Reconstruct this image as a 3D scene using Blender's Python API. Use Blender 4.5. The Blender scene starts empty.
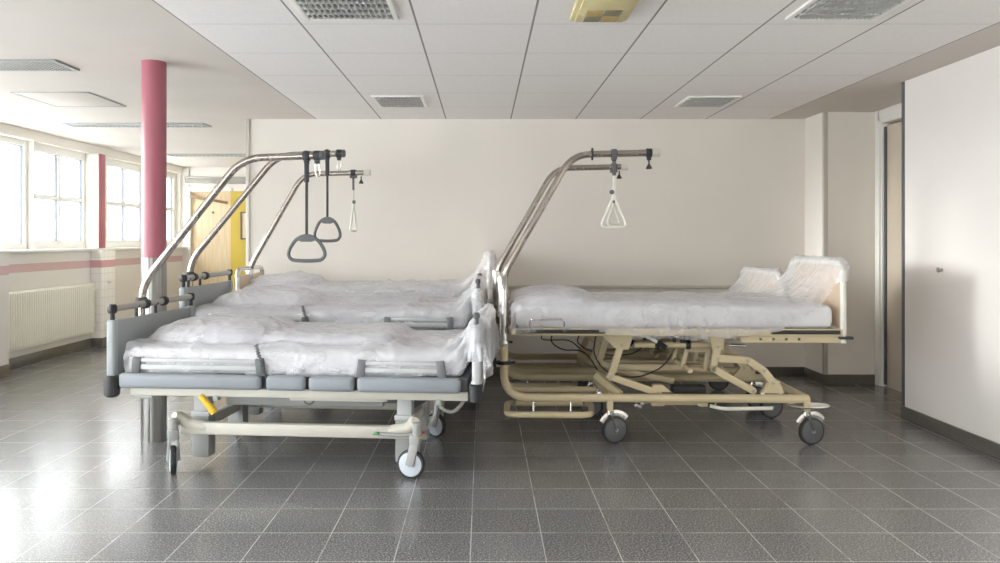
import bpy, bmesh, math, random
import numpy as np
from mathutils import Vector, Matrix, noise as mnoise

random.seed(7)
PI = math.pi
C = bpy.context.scene.collection
CH = 1.31            # camera height
CEIL = 2.476         # ceiling height
F = 770.0            # focal length in pixels of a 1000 px wide frame

# ------------------------------------------------------------------ materials
def lin(c):
    return tuple((v/12.92 if v <= .04045 else ((v+.055)/1.055)**2.4) for v in [x/255 for x in c])

class NT:
    def __init__(s, name):
        s.m = bpy.data.materials.new(name); s.m.use_nodes = True
        s.t = s.m.node_tree; s.t.nodes.clear()
        s.out = s.n('ShaderNodeOutputMaterial')
    def n(s, kind, **kw):
        nd = s.t.nodes.new(kind)
        for k, v in kw.items():
            if k.startswith('i_'):
                key = k[2:]
                key = int(key) if key.isdigit() else key.replace('_', ' ')
                nd.inputs[key].default_value = v
            else: setattr(nd, k, v)
        return nd
    def l(s, a, b): s.t.links.new(a, b)
    def math(s, op, a, b=None, clamp=False):
        nd = s.n('ShaderNodeMath', operation=op, use_clamp=clamp)
        for i, v in enumerate([a, b]):
            if v is None: continue
            if isinstance(v, (int, float)): nd.inputs[i].default_value = v
            else: s.l(v, nd.inputs[i])
        return nd.outputs[0]
    def mix(s, fac, a, b):
        nd = s.n('ShaderNodeMix', data_type='RGBA')
        for sock, v in ((nd.inputs[0], fac), (nd.inputs[6], a), (nd.inputs[7], b)):
            if isinstance(v, (int, float)): sock.default_value = v
            elif isinstance(v, tuple): sock.default_value = (*v[:3], 1)
            else: s.l(v, sock)
        return nd.outputs[2]
    def pos(s):
        return s.n('ShaderNodeNewGeometry').outputs['Position']
    def xyz(s, v):
        nd = s.n('ShaderNodeSeparateXYZ'); s.l(v, nd.inputs[0]); return nd.outputs
    def noise(s, scale, detail=3, vec=None, rough=.5):
        nd = s.n('ShaderNodeTexNoise'); nd.inputs['Scale'].default_value = scale
        nd.inputs['Detail'].default_value = detail; nd.inputs['Roughness'].default_value = rough
        if vec is not None: s.l(vec, nd.inputs['Vector'])
        return nd.outputs[0]
    def ramp(s, fac, stops):
        nd = s.n('ShaderNodeValToRGB'); s.l(fac, nd.inputs[0])
        e = nd.color_ramp.elements
        while len(e) < len(stops): e.new(.5)
        for el, (p, c) in zip(e, stops):
            el.position = p; el.color = (*c[:3], 1) if isinstance(c, tuple) else (c, c, c, 1)
        return nd.outputs[0]
    def bump(s, h, strength=.2, dist=.01):
        nd = s.n('ShaderNodeBump'); nd.inputs['Strength'].default_value = strength
        nd.inputs['Distance'].default_value = dist; s.l(h, nd.inputs['Height'])
        return nd.outputs[0]
    def bsdf(s, col, rough=.5, metal=0., normal=None, spec=.5, coat=0.):
        p = s.n('ShaderNodeBsdfPrincipled')
        for k, v in (('Base Color', col), ('Roughness', rough), ('Metallic', metal)):
            if isinstance(v, tuple): p.inputs[k].default_value = (*v[:3], 1)
            elif isinstance(v, (int, float)): p.inputs[k].default_value = v
            else: s.l(v, p.inputs[k])
        p.inputs['Specular IOR Level'].default_value = spec
        p.inputs['Coat Weight'].default_value = coat
        if normal is not None: s.l(normal, p.inputs['Normal'])
        s.l(p.outputs[0], s.out.inputs[0])
        return p

def mat_simple(name, rgb, rough=.5, metal=0., var=.06, scale=6., bump=0., bscale=150., spec=.5):
    t = NT(name); c = lin(rgb)
    tc = t.n('ShaderNodeTexCoord').outputs['Object']
    nz = t.noise(scale, 4, tc)
    col = t.ramp(nz, [(.3, tuple(v*(1-var) for v in c)), (.7, tuple(min(1, v*(1+var)) for v in c))])
    rg = t.math('ADD', t.math('MULTIPLY', t.noise(scale*3, 3, tc), .12), rough-.06)
    nm = t.bump(t.noise(bscale, 2, tc), bump, .002) if bump else None
    t.bsdf(col, rg, metal, nm, spec)
    return t.m

M = {}
M['plaster'] = mat_simple('wall_plaster', (230, 224, 215), .85, 0, .025, 1.3, .12, 220, .25)
M['plaster_right'] = mat_simple('wall_plaster_white', (230, 224, 219), .7, 0, .03, 1.1, .12, 220, .3)
M['white_paint'] = mat_simple('white_gloss_paint', (232, 230, 224), .35, 0, .02)
M['dark_gasket'] = mat_simple('window_gasket', (104, 110, 120), .5)
M['baseboard'] = mat_simple('baseboard_tile', (92, 88, 82), .35, 0, .12, 30)
M['cream_metal'] = mat_simple('cream_enamel', (203, 186, 148), .35, 0, .05, 5)
M['pale_metal'] = mat_simple('pale_cream_enamel', (198, 194, 182), .4, 0, .04, 5)
M['chrome'] = mat_simple('chrome', (214, 212, 208), .16, 1, .03)
M['dull_chrome'] = mat_simple('dull_chrome', (168, 160, 152), .26, 1, .06)
M['steel'] = mat_simple('brushed_steel', (176, 174, 170), .38, 1, .06, 8)
M['grey_plastic'] = mat_simple('grey_plastic', (136, 142, 149), .42, 0, .03)
M['panel_grey'] = mat_simple('grey_bed_panel', (146, 151, 152), .45, 0, .03)
M['post_white'] = mat_simple('white_grey_post', (192, 195, 196), .4, 0, .02)
M['mid_grey'] = mat_simple('mid_grey_metal', (152, 153, 150), .45, 0, .05)
M['dark_grey'] = mat_simple('dark_grey_plastic', (84, 86, 88), .5, 0, .05)
M['post_grey'] = mat_simple('post_grey', (158, 164, 166), .4, 0, .02)
M['mid_dark'] = mat_simple('guard_grey', (104, 107, 110), .5, 0, .05)
M['alu'] = mat_simple('aluminium_trim', (196, 191, 182), .4, .3, .04)
M['black'] = mat_simple('black_rubber', (32, 32, 35), .55, 0, .1)
M['wheel_disc'] = mat_simple('wheel_disc_grey', (190, 198, 208), .4, 0, .03)
M['yellow_plastic'] = mat_simple('yellow_plastic', (228, 182, 34), .4, 0, .05)
M['red_plastic'] = mat_simple('red_plastic', (196, 52, 58), .4)
M['lime'] = mat_simple('lime_ring', (214, 214, 60), .4)
M['green'] = mat_simple('green_plastic', (90, 160, 110), .4)
M['white_plastic'] = mat_simple('white_handle_plastic', (228, 226, 214), .35, 0, .03)
M['brown_panel'] = mat_simple('beige_laminate', (214, 190, 164), .5, 0, .06, 8)
M['yellow_wall'] = mat_simple('yellow_wall_paint', (200, 172, 62), .7, 0, .04, 2)
M['pink'] = mat_simple('pink_column_paint', (160, 84, 98), .4, 0, .04, 2)
M['radiator'] = mat_simple('radiator_enamel', (238, 236, 222), .4, 0, .02)
M['old_yellow'] = mat_simple('yellowed_plastic', (206, 192, 140), .5, 0, .05, 8)
M['old_tan'] = mat_simple('yellowed_tan_plastic', (168, 146, 96), .55, 0, .08, 20)
M['old_grey'] = mat_simple('yellowed_grey_plastic', (122, 116, 96), .55, 0, .08, 20)
M['louvre'] = mat_simple('louvre_aluminium', (206, 206, 204), .35, .4, .04)
M['lamp_inner'] = mat_simple('lamp_reflector', (128, 128, 126), .4, 0, .1)
M['mattress'] = mat_simple('mattress_cover', (226, 226, 228), .75, 0, .03, 3, .15, 90, .2)
M['bedding'] = mat_simple('white_bedding', (236, 236, 240), .8, 0, .02, 3, .25, 60, .2)
M['paper'] = mat_simple('notice_paper', (226, 196, 164), .7)
M['outer_wall'] = mat_simple('outer_facade', (196, 212, 216), .8)
M['outer_band'] = mat_simple('outer_facade_band', (160, 172, 178), .8)
M['ground'] = mat_simple('outer_ground', (220, 220, 220), .9)

def mat_door_wood():
    t = NT('beige_door_wood'); v = t.n('ShaderNodeTexCoord').outputs['Object']
    mp = t.n('ShaderNodeMapping'); t.l(v, mp.inputs[0]); mp.inputs['Scale'].default_value = (14, 14, .8)
    nz = t.noise(3, 4, mp.outputs[0])
    t.bsdf(t.ramp(nz, [(.3, lin((206, 180, 140))), (.7, lin((224, 202, 164)))]), .5)
    return t.m
M['door_wood'] = mat_door_wood()
M['door_beige'] = mat_simple('beige_grey_door', (208, 194, 174), .5, 0, .04, 3)

def mat_floor():
    t = NT('terrazzo_tile_floor'); p = t.pos(); o = t.xyz(p)
    def linemask(c, off, step, half):
        f = t.math('FRACT', t.math('DIVIDE', t.math('SUBTRACT', c, off-100*step), step))
        d = t.math('MULTIPLY', t.math('MINIMUM', f, t.math('SUBTRACT', 1., f)), step)
        return t.math('LESS_THAN', d, half)
    g = t.math('MAXIMUM', linemask(o[0], -.0527, .3115, .0022), linemask(o[1], 3.138, .3065, .0024))
    # a tone of its own for every tile
    ix = t.math('FLOOR', t.math('DIVIDE', t.math('SUBTRACT', o[0], -.0527-31.15), .3115))
    iy = t.math('FLOOR', t.math('DIVIDE', t.math('SUBTRACT', o[1], 3.138-30.65), .3065))
    cb = t.n('ShaderNodeCombineXYZ'); t.l(ix, cb.inputs[0]); t.l(iy, cb.inputs[1])
    wn = t.n('ShaderNodeTexWhiteNoise'); t.l(cb.outputs[0], wn.inputs['Vector'])
    sp = t.noise(130, 2, p, .7)
    col = t.ramp(sp, [(.34, lin((54, 54, 54))), (.47, lin((97, 97, 97))), (.56, lin((116, 115, 114))), (.68, lin((186, 184, 182)))])
    tone = t.math('ADD', t.math('MULTIPLY', wn.outputs[0], .22), .89)
    vm = t.n('ShaderNodeVectorMath', operation='SCALE'); t.l(col, vm.inputs[0]); t.l(tone, vm.inputs['Scale'])
    col = t.mix(g, vm.outputs[0], lin((164, 161, 155)))
    r = t.math('ADD', t.math('MULTIPLY', t.noise(2.2, 4, p), .12), .17)
    r = t.math('ADD', r, t.math('MULTIPLY', g, .05))
    h = t.math('SUBTRACT', t.math('MULTIPLY', t.noise(9, 2, p), .12), t.math('MULTIPLY', g, .5))
    t.bsdf(col, r, 0, t.bump(h, .10, .004), .75)
    return t.m
M['floor'] = mat_floor()

def mat_ceiling():
    t = NT('ceiling_plaster_and_tiles'); p = t.pos(); o = t.xyz(p)
    XA, XB, DX = -1.607, 2.767, .6249
    YB, DY = 7.40, .6486
    inx = t.math('MULTIPLY', t.math('GREATER_THAN', o[0], XA-.004), t.math('LESS_THAN', o[0], XB+.004))
    fld = t.math('MULTIPLY', inx, t.math('LESS_THAN', o[1], 7.42))
    def lm(c, off, step, half):
        f = t.math('FRACT', t.math('DIVIDE', t.math('SUBTRACT', c, off-50*step), step))
        d = t.math('MULTIPLY', t.math('MINIMUM', f, t.math('SUBTRACT', 1., f)), step)
        return t.math('LESS_THAN', d, half)
    gx = lm(o[0], XA, DX, .0058); gy = lm(o[1], YB, DY, .0032)
    tile = t.ramp(t.noise(60, 4, p, .7), [(.3, lin((226, 221, 218))), (.7, lin((234, 230, 227)))])
    tile = t.mix(t.math('MULTIPLY', gy, .55), tile, lin((120, 116, 112)))
    tile = t.mix(t.math('MULTIPLY', gx, .8), tile, lin((86, 84, 82)))
    pl = t.ramp(t.noise(1.2, 4, p), [(.3, lin((196, 188, 179))), (.7, lin((203, 195, 186)))])
    col = t.mix(fld, pl, tile)
    t.bsdf(col, .9, 0, t.bump(t.noise(180, 2, p), .08, .002), .2)
    return t.m
M['ceiling'] = mat_ceiling()

def mat_walltile():
    t = NT('white_wall_tiles_with_pink_band'); p = t.pos(); o = t.xyz(p)
    def lm(c, step, half):
        f = t.math('FRACT', t.math('DIVIDE', t.math('ADD', c, 40*step), step))
        d = t.math('MULTIPLY', t.math('MINIMUM', f, t.math('SUBTRACT', 1., f)), step)
        return t.math('LESS_THAN', d, half)
    g = t.math('MAXIMUM', lm(o[2], .1, .003), t.math('MAXIMUM', lm(o[1], .1, .003), lm(o[0], .1, .003)))
    band = t.math('MULTIPLY', t.math('GREATER_THAN', o[2], .972), t.math('LESS_THAN', o[2], 1.062))
    col = t.mix(band, lin((246, 243, 238)), lin((214, 158, 166)))
    col = t.mix(t.math('MULTIPLY', g, .45), col, lin((190, 184, 176)))
    t.bsdf(col, .22, 0, t.bump(t.math('SUBTRACT', 1., g), .15, .003), .5)
    return t.m
M['wall_tile'] = mat_walltile()

def mat_column():
    t = NT('column_sheath_steel'); v = t.n('ShaderNodeTexCoord').outputs['Object']
    mp = t.n('ShaderNodeMapping'); t.l(v, mp.inputs[0]); mp.inputs['Scale'].default_value = (40, 40, .6)
    nz = t.noise(4, 3, mp.outputs[0])
    t.bsdf(t.ramp(nz, [(.3, lin((120, 118, 116))), (.7, lin((162, 160, 156)))]), .34, .85)
    return t.m
M['sheath'] = mat_column()

def mat_glass():
    t = NT('window_glass')
    tr = t.n('ShaderNodeBsdfTransparent'); tr.inputs[0].default_value = (.96, .98, .98, 1)
    gl = t.n('ShaderNodeBsdfGlossy'); gl.inputs['Roughness'].default_value = .02
    lw = t.n('ShaderNodeLayerWeight'); lw.inputs[0].default_value = .5
    fr = t.math('ADD', t.math('MULTIPLY', t.math('POWER', lw.outputs['Facing'], 5.), .5), .04)
    mx = t.n('ShaderNodeMixShader'); t.l(fr, mx.inputs[0])
    t.l(tr.outputs[0], mx.inputs[1]); t.l(gl.outputs[0], mx.inputs[2]); t.l(mx.outputs[0], t.out.inputs[0])
    return t.m
M['glass'] = mat_glass()

def mat_film():
    # thin translucent polythene: partly clear, partly milky, with glossy creases
    t = NT('clear_plastic_film'); v = t.n('ShaderNodeTexCoord').outputs['Object']
    ds = t.n('ShaderNodeVectorMath', operation='ADD'); t.l(v, ds.inputs[0])
    wv = t.n('ShaderNodeTexNoise'); wv.inputs['Scale'].default_value = 3.0; t.l(v, wv.inputs['Vector'])
    sc = t.n('ShaderNodeVectorMath', operation='SCALE'); t.l(wv.outputs[1], sc.inputs[0]); sc.inputs['Scale'].default_value = .35
    t.l(sc.outputs[0], ds.inputs[1])
    r1 = t.math('ABSOLUTE', t.math('SUBTRACT', t.noise(7, 3, ds.outputs[0]), .5))
    r2 = t.math('ABSOLUTE', t.math('SUBTRACT', t.noise(19, 3, ds.outputs[0]), .5))
    h = t.math('ADD', t.math('MULTIPLY', r1, 1.0), t.math('MULTIPLY', r2, .45))
    nm = t.bump(h, .75, .035)
    df = t.n('ShaderNodeBsdfDiffuse'); df.inputs[0].default_value = (*lin((238, 238, 242)), 1); t.l(nm, df.inputs['Normal'])
    tl = t.n('ShaderNodeBsdfTranslucent'); tl.inputs[0].default_value = (*lin((238, 238, 242)), 1)
    m1 = t.n('ShaderNodeMixShader'); m1.inputs[0].default_value = .3
    t.l(df.outputs[0], m1.inputs[1]); t.l(tl.outputs[0], m1.inputs[2])
    tr = t.n('ShaderNodeBsdfTransparent'); tr.inputs[0].default_value = (.97, .97, .98, 1)
    lw = t.n('ShaderNodeLayerWeight'); lw.inputs[0].default_value = .35
    fac = t.math('ADD', t.math('ADD', t.math('MULTIPLY', lw.outputs['Facing'], .45), t.math('MULTIPLY', t.noise(4, 3, v), .34)), .12, True)
    m2 = t.n('ShaderNodeMixShader'); t.l(fac, m2.inputs[0])
    t.l(tr.outputs[0], m2.inputs[1]); t.l(m1.outputs[0], m2.inputs[2])
    gl = t.n('ShaderNodeBsdfGlossy'); gl.inputs['Roughness'].default_value = .16; t.l(nm, gl.inputs['Normal'])
    lf = t.n('ShaderNodeLayerWeight'); lf.inputs[0].default_value = .5; t.l(nm, lf.inputs['Normal'])
    fr = t.math('ADD', t.math('MULTIPLY', t.math('POWER', lf.outputs['Facing'], 4.), .45), .06, True)
    m3 = t.n('ShaderNodeMixShader'); t.l(fr, m3.inputs[0])
    t.l(m2.outputs[0], m3.inputs[1]); t.l(gl.outputs[0], m3.inputs[2]); t.l(m3.outputs[0], t.out.inputs[0])
    return t.m
M['film'] = mat_film()

# ------------------------------------------------------------------ mesh helpers
def fillet(pts, rad, n=6):
    pts = [Vector(p) for p in pts]
    out = [pts[0]]
    for i in range(1, len(pts)-1):
        a, b, c = pts[i-1], pts[i], pts[i+1]
        u = (a-b); w = (c-b)
        rr = rad[i-1] if isinstance(rad, (list, tuple)) else rad
        d = min(rr, u.length*.49, w.length*.49)
        p0 = b+u.normalized()*d; p1 = b+w.normalized()*d
        for k in range(n+1):
            s = k/n
            out.append(p0*(1-s)**2 + b*2*s*(1-s) + p1*s*s)
    out.append(pts[-1])
    return out

def closed_round(pts, rad, n=6):
    pts = [Vector(p) for p in pts]; out = []; N = len(pts)
    for i in range(N):
        a, b, c = pts[i-1], pts[i], pts[(i+1) % N]
        u = a-b; w = c-b; d = min(rad, u.length*.49, w.length*.49)
        p0 = b+u.normalized()*d; p1 = b+w.normalized()*d
        for k in range(n+1):
            s = k/n; out.append(p0*(1-s)**2 + b*2*s*(1-s) + p1*s*s)
    return out

class MB:
    def __init__(s): s.bm = bmesh.new()
    def box(s, c, size, bev=.004, rot=None, segs=2):
        r = bmesh.ops.create_cube(s.bm, size=1.0)
        vs = r['verts']
        mt = Matrix.Translation(Vector(c)) @ (rot.to_4x4() if rot is not None else Matrix.Identity(4)) @ Matrix.Diagonal((*size, 1))
        bmesh.ops.transform(s.bm, matrix=mt, verts=vs)
        if bev:
            bev = min(bev, min(size)*.45)
            es = list({e for v in vs for e in v.link_edges})
            bmesh.ops.bevel(s.bm, geom=es, offset=bev, offset_type='OFFSET', segments=segs, profile=.5, affect='EDGES')
        return s
    def bar(s, a, b, w, h, bev=.004, up=(0, 0, 1)):
        a = Vector(a); b = Vector(b); d = b-a
        x = d.normalized(); upv = Vector(up)
        if abs(x.dot(upv)) > .98: upv = Vector((0, 1, 0))
        y = upv.cross(x).normalized(); z = x.cross(y)
        rot = Matrix((x, y, z)).transposed()
        return s.box((a+b)/2, (d.length, w, h), bev, rot)
    def tube(s, pts, r, seg=12, closed=False, cap=True, flat=1.0):
        pts = [Vector(p) for p in pts]
        cl = [pts[0]]
        for p in pts[1:]:
            if (p-cl[-1]).length > 1e-5: cl.append(p)
        if closed and (cl[0]-cl[-1]).length < 1e-5: cl.pop()
        pts = cl; N = len(pts); rings = []
        def tang(i):
            if closed: return (pts[(i+1) % N]-pts[i-1]).normalized()
            if i == 0: return (pts[1]-pts[0]).normalized()
            if i == N-1: return (pts[-1]-pts[-2]).normalized()
            return ((pts[i+1]-pts[i]).normalized()+(pts[i]-pts[i-1]).normalized()).normalized()
        t0 = tang(0); ref = Vector((0, 0, 1)) if abs(t0.z) < .9 else Vector((0, 1, 0))
        nrm = (ref-t0*ref.dot(t0)).normalized()
        for i in range(N):
            t = tang(i); nrm = (nrm-t*nrm.dot(t))
            nrm = nrm.normalized() if nrm.length > 1e-6 else t.orthogonal().normalized()
            bi = t.cross(nrm)
            rr = r[i] if isinstance(r, (list, tuple)) else r
            rings.append([s.bm.verts.new(pts[i]+(nrm*math.cos(k*2*PI/seg)+bi*math.sin(k*2*PI/seg)*flat)*rr) for k in range(seg)])
        for i in range(N if closed else N-1):
            A, B = rings[i], rings[(i+1) % N]
            for k in range(seg):
                s.bm.faces.new((A[k], A[(k+1) % seg], B[(k+1) % seg], B[k]))
        if cap and not closed:
            s.bm.faces.new(rings[0][::-1]); s.bm.faces.new(rings[-1])
        return s
    def lathe(s, prof, c, axis='Z', seg=24, rot=None):
        c = Vector(c); rings = []
        for a, r in prof:
            ring = []
            for k in range(seg):
                th = k*2*PI/seg; u, w = r*math.cos(th), r*math.sin(th)
                p = Vector({'Z': (u, w, a), 'Y': (u, a, w), 'X': (a, u, w)}[axis])
                if rot is not None: p = rot @ p
                ring.append(s.bm.verts.new(c+p))
            rings.append(ring)
        for A, B in zip(rings, rings[1:]):
            for k in range(seg):
                s.bm.faces.new((A[k], A[(k+1) % seg], B[(k+1) % seg], B[k]))
        s.bm.faces.new(rings[0][::-1]); s.bm.faces.new(rings[-1])
        return s
    def prism(s, poly, y0, y1, bev=0.):
        a = [s.bm.verts.new((x, y0, z)) for x, z in poly]
        b = [s.bm.verts.new((x, y1, z)) for x, z in poly]
        n = len(poly)
        fs = [s.bm.faces.new(a), s.bm.faces.new(b[::-1])]
        for i in range(n): fs.append(s.bm.faces.new((a[i], b[i], b[(i+1) % n], a[(i+1) % n])))
        return s
    def build(s, name, mat, parent=None, smooth=35):
        bmesh.ops.recalc_face_normals(s.bm, faces=s.bm.faces)
        me = bpy.data.meshes.new(name); s.bm.to_mesh(me); s.bm.free()
        me.materials.append(mat)
        me.polygons.foreach_set('use_smooth', [True]*len(me.polygons))
        me.set_sharp_from_angle(angle=math.radians(smooth))
        o = bpy.data.objects.new(name, me); C.objects.link(o)
        if parent is not None: o.parent = parent
        return o

def thing(name, label, cat, loc=(0, 0, 0), rz=0., group=None):
    o = bpy.data.objects.new(name, None); C.objects.link(o)
    o.empty_display_size = .1
    o.location = loc; o.rotation_euler = (0, 0, rz); o['label'] = label; o['category'] = cat
    if group: o['group'] = group
    return o
def tag(o, label, cat, group=None):
    o['label'] = label; o['category'] = cat
    if group: o['group'] = group
    return o
def struct(o):
    o['kind'] = 'structure'; return o
def sbox(name, x0, x1, y0, y1, z0, z1, mat, bev=0., parent=None):
    o = MB().box(((x0+x1)/2, (y0+y1)/2, (z0+z1)/2), (x1-x0, y1-y0, z1-z0), bev).build(name, mat, parent)
    return struct(o) if parent is None else o

# ------------------------------------------------------------------ room shell
YR = -2.6; YF = 12.3; XL = -4.8; XR = 3.1; YB = 7.42
sbox('floor', -5.4, 4.0, YR-.2, YF+.2, -.15, 0, M['floor'])
sbox('ceiling', -5.4, 4.0, YR-.2, YF+.2, CEIL, CEIL+.15, M['ceiling'])
sbox('wall_back', -2.245, 3.25, YB, YB+.16, 0, CEIL, M['plaster'])
# strip that comes forward in the right corner, then the short wall beside the door
m = MB(); m.box(((XR+3.7)/2, (7.0+YB)/2, CEIL/2), (3.7-XR, YB-7.0, CEIL), 0)
struct(m.build('wall_niche', M['plaster']))
sbox('wall_right', XR, 3.565, YR, 5.69, 0, CEIL, M['plaster_right'])
# wall carrying the door, seen through the gap at the right
XD = 3.565
m = MB()
m.box((XD+.07, (5.69+5.93)/2-.1, CEIL/2), (.14, 5.93-5.69+.2, CEIL), 0)
m.box((XD+.07, (6.91+7.0)/2, CEIL/2), (.14, .09, CEIL), 0)
m.box((XD+.07, (5.93+6.86)/2, (2.36+CEIL)/2), (.14, .93, CEIL-2.36), 0)
struct(m.build('wall_door', M['plaster']))
dr = struct(MB().box((XD+.055, 6.42, 1.165), (.04, .92, 2.33), .003).build('door_1', M['door_beige']))
m = MB()
for yy in (6.90, 5.93+.02): m.box((XD+.04, yy, 1.19), (.075, .03, 2.38), .004)
m.box((XD+.04, 6.395, 2.375), (.12, .93, .05), .004)
m.build('door_frame', M['white_paint'], dr)
m = MB(); m.box((XD-.006, 6.945, CEIL/2), (.012, .075, CEIL), .002); m.box((XD-.006, 6.36, 2.425), (.012, 1.14, .1), .002)
m.build('architrave', M['white_paint'], dr)
MB().box((XD+.026, 6.872, 1.17), (.014, .03, 2.3), .002).build('jamb_seal', M['dark_grey'], dr)
m = MB(); m.lathe([(0, .012), (.04, .01)], (XD+.05, 6.05, 1.05), 'X', 12, Matrix.Rotation(PI, 3, 'Z')); m.tube([(XD+.012, 6.05, 1.05), (XD+.012, 6.17, 1.05)], .009, 8)
m.build('door_handle', M['steel'], dr)
sbox('wall_corridor', 3.7, 3.85, 5.4, 7.42, 0, CEIL, M['plaster'])
# baseboards
sbox('baseboard_right', XR-.014, XR, YR, 5.69, 0, .088, M['baseboard'], .002)
sbox('baseboard_back', -2.24, XR, YB-.014, YB, 0, .088, M['baseboard'], .002)
m = MB(); m.box((XR-.007, 7.2, .044), (.014, .42, .088), .002); m.box(((XR+XD)/2, 6.993, .044), (XD-XR, .014, .088), .002)
struct(m.build('baseboard_niche', M['baseboard']))
# steel corner guards
m = MB(); m.box((XR-.002, 7.012, CEIL/2), (.006, .03, CEIL-.002), .001); m.box((XR+.016, 6.998, CEIL/2), (.034, .006, CEIL-.002), .001)
struct(m.build('trim_1', M['alu']))
m = MB(); m.box((XR-.003, 5.675, CEIL/2), (.007, .035, CEIL-.002), .001); m.box((XR+.02, 5.692, CEIL/2), (.046, .005, CEIL-.002), .001)
struct(m.build('trim_2', M['dark_grey']))
m = MB(); m.box((-2.262, YB+.02, CEIL/2), (.036, .08, CEIL-.002), .003)
struct(m.build('trim_3', M['alu']))
# bumper rail along the back wall
sbox('trim_4', -2.2, 3.03, YB-.022, YB, .842, .876, M['pale_metal'], .005)
# far part of the room
m = MB()
m.box((-1.98, (YB+.16+YF)/2, .6), (.16, YF-YB-.16, 1.2), 0); m.box((-1.98, (YB+.16+YF)/2, (2.1+CEIL)/2), (.16, YF-YB-.16, CEIL-2.1), 0)
m.box((-1.98, (YB+.16+8.8)/2, CEIL/2), (.16, 8.8-YB-.16, CEIL), 0); m.box((-1.98, (11.4+YF)/2, CEIL/2), (.16, YF-11.4, CEIL), 0)
struct(m.build('wall_far_side', M['plaster']))
m = MB()
for yy in (8.83, 10.1, 11.37): m.box((-1.98, yy, 1.65), (.08, .06, .9), .004)
for zz in (1.23, 2.07): m.box((-1.98, 10.1, zz), (.078, 2.6, .06), .004)
m = struct(m.build('window_10', M['white_paint']))  # unseen side window, added to brighten the tiled left wall
for yy in (9.465, 10.735): MB().box((-1.98, yy, 1.65), (.006, 1.2, .78), 0).build('pane', M['glass'], m)
fy = YF
m = MB()
m.box((-4.93, fy+.08, CEIL/2), (.5, .16, CEIL), 0)
m.box((-3.3, fy+.08, (2.09+CEIL)/2), (2.8, .16, CEIL-2.09), 0)
struct(m.build('wall_far', M['plaster']))
sbox('wall_far_yellow', -4.03, -1.9, fy, fy+.16, 0, 2.09, M['yellow_wall'])
d2 = sbox('door_2', -4.68, -4.03, fy+.03, fy+.08, 0, 2.09, M['door_wood'])
m = MB(); m.box((-4.355, fy-.01, 2.115), (.70, .04, .06), .004); m.box((-4.69, fy-.01, 1.05), (.05, .04, 2.1), .004)
m.build('door_frame', M['white_paint'], d2)
m = MB(); m.bar((-4.68, fy-.02, 2.01), (-4.06, fy-.06, 1.90), .03, .045, .006)
m.build('closer_bar', mat_simple('dark_wood', (122, 92, 56), .5), d2)
MB().lathe([(0, .02), (.012, .016)], (-4.32, fy+.02, 1.75), 'Y', 12, Matrix.Rotation(PI, 3, 'Z')).build('peephole', M['dark_grey'], d2)
# wall louvre above the far door
lv = thing('wall_louvre', 'long grey slatted vent on the far wall above the beige door', 'vent', (-4.2, fy, 2.26))
m = MB()
for zz in (-.05, .05): m.box((0, -.012, zz), (1.1, .024, .012), .002)
for xx in (-.55, .55): m.box((xx, -.012, 0), (.012, .024, .112), .002)
m.build('frame', M['steel'], lv)
m = MB()
for k in range(6): m.box((0, -.01, -.04+k*.016), (1.09, .018, .004), 0, Matrix.Rotation(.5, 3, 'X'))
m.box((0, -.001, 0), (1.09, .002, .1), 0)
m.build('slats', M['alu'], lv)
nb = thing('framed_notice', 'beige framed notice hanging on the yellow wall by the far door', 'notice', (-3.66, fy, 1.54))
m = MB()
for xx in (-.2, .2): m.box((xx, -.012, 0), (.022, .024, .44), .003)
for zz in (-.21, .21): m.box((0, -.012, zz), (.42, .024, .022), .003)
m.build('frame', M['dark_grey'], nb)
MB().box((0, -.006, 0), (.39, .008, .41), .001).build('sheet', M['paper'], nb)

# left wall: tiled parapet with a radiator niche, windows above
sbox('wall_left', -5.4, -4.6, 4.15, 7.47, 0, 1.18, M['wall_tile'])
sbox('wall_left_niche', -5.4, -4.8, 7.47, YF, 0, 1.18, M['wall_tile'])
sbox('wall_left_pillar', -4.8, -4.67, 9.43, 9.77, 0, 1.18, M['wall_tile'])
sbox('wall_left_lintel', -5.1, XL, YR, YF, 2.372, CEIL, M['plaster'])
m = MB()
m.box((-4.594, (4.15+7.47)/2, .055), (.012, 7.47-4.15, .11), .002)
m.box((-4.69, 7.476, .055), (.2, .012, .11), .002)
m.box((-4.794, 8.45, .055), (.012, 1.96, .11), .002)
m.box((-4.664, 9.60, .055), (.012, .36, .11), .002); m.box((-4.74, 9.424, .055), (.14, .012, .11), .002)
m.box((-4.794, 11.0, .055), (.012, 2.5, .11), .002)
struct(m.build('baseboard_left', M['baseboard']))
m = MB()
m.box((-4.83, (4.15+7.47)/2, 1.195), (.5, 7.47-4.15, .03), .006)
m.box((-4.90, (7.47+YF)/2, 1.195), (.36, YF-7.47, .03), .006)
struct(m.build('trim_5', M['white_paint']))
# pier between windows, cream towards the room and pink on its face
m = MB(); m.box((-4.90, 9.53, (1.21+2.372)/2), (.36, .16, 2.372-1.21), .003)
pier = struct(m.build('trim_6', M['plaster']))
MB().box((-4.716, 9.535, (1.21+2.372)/2), (.008, .15, 2.372-1.21), .002).build('pink_face', M['pink'], pier)

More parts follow.
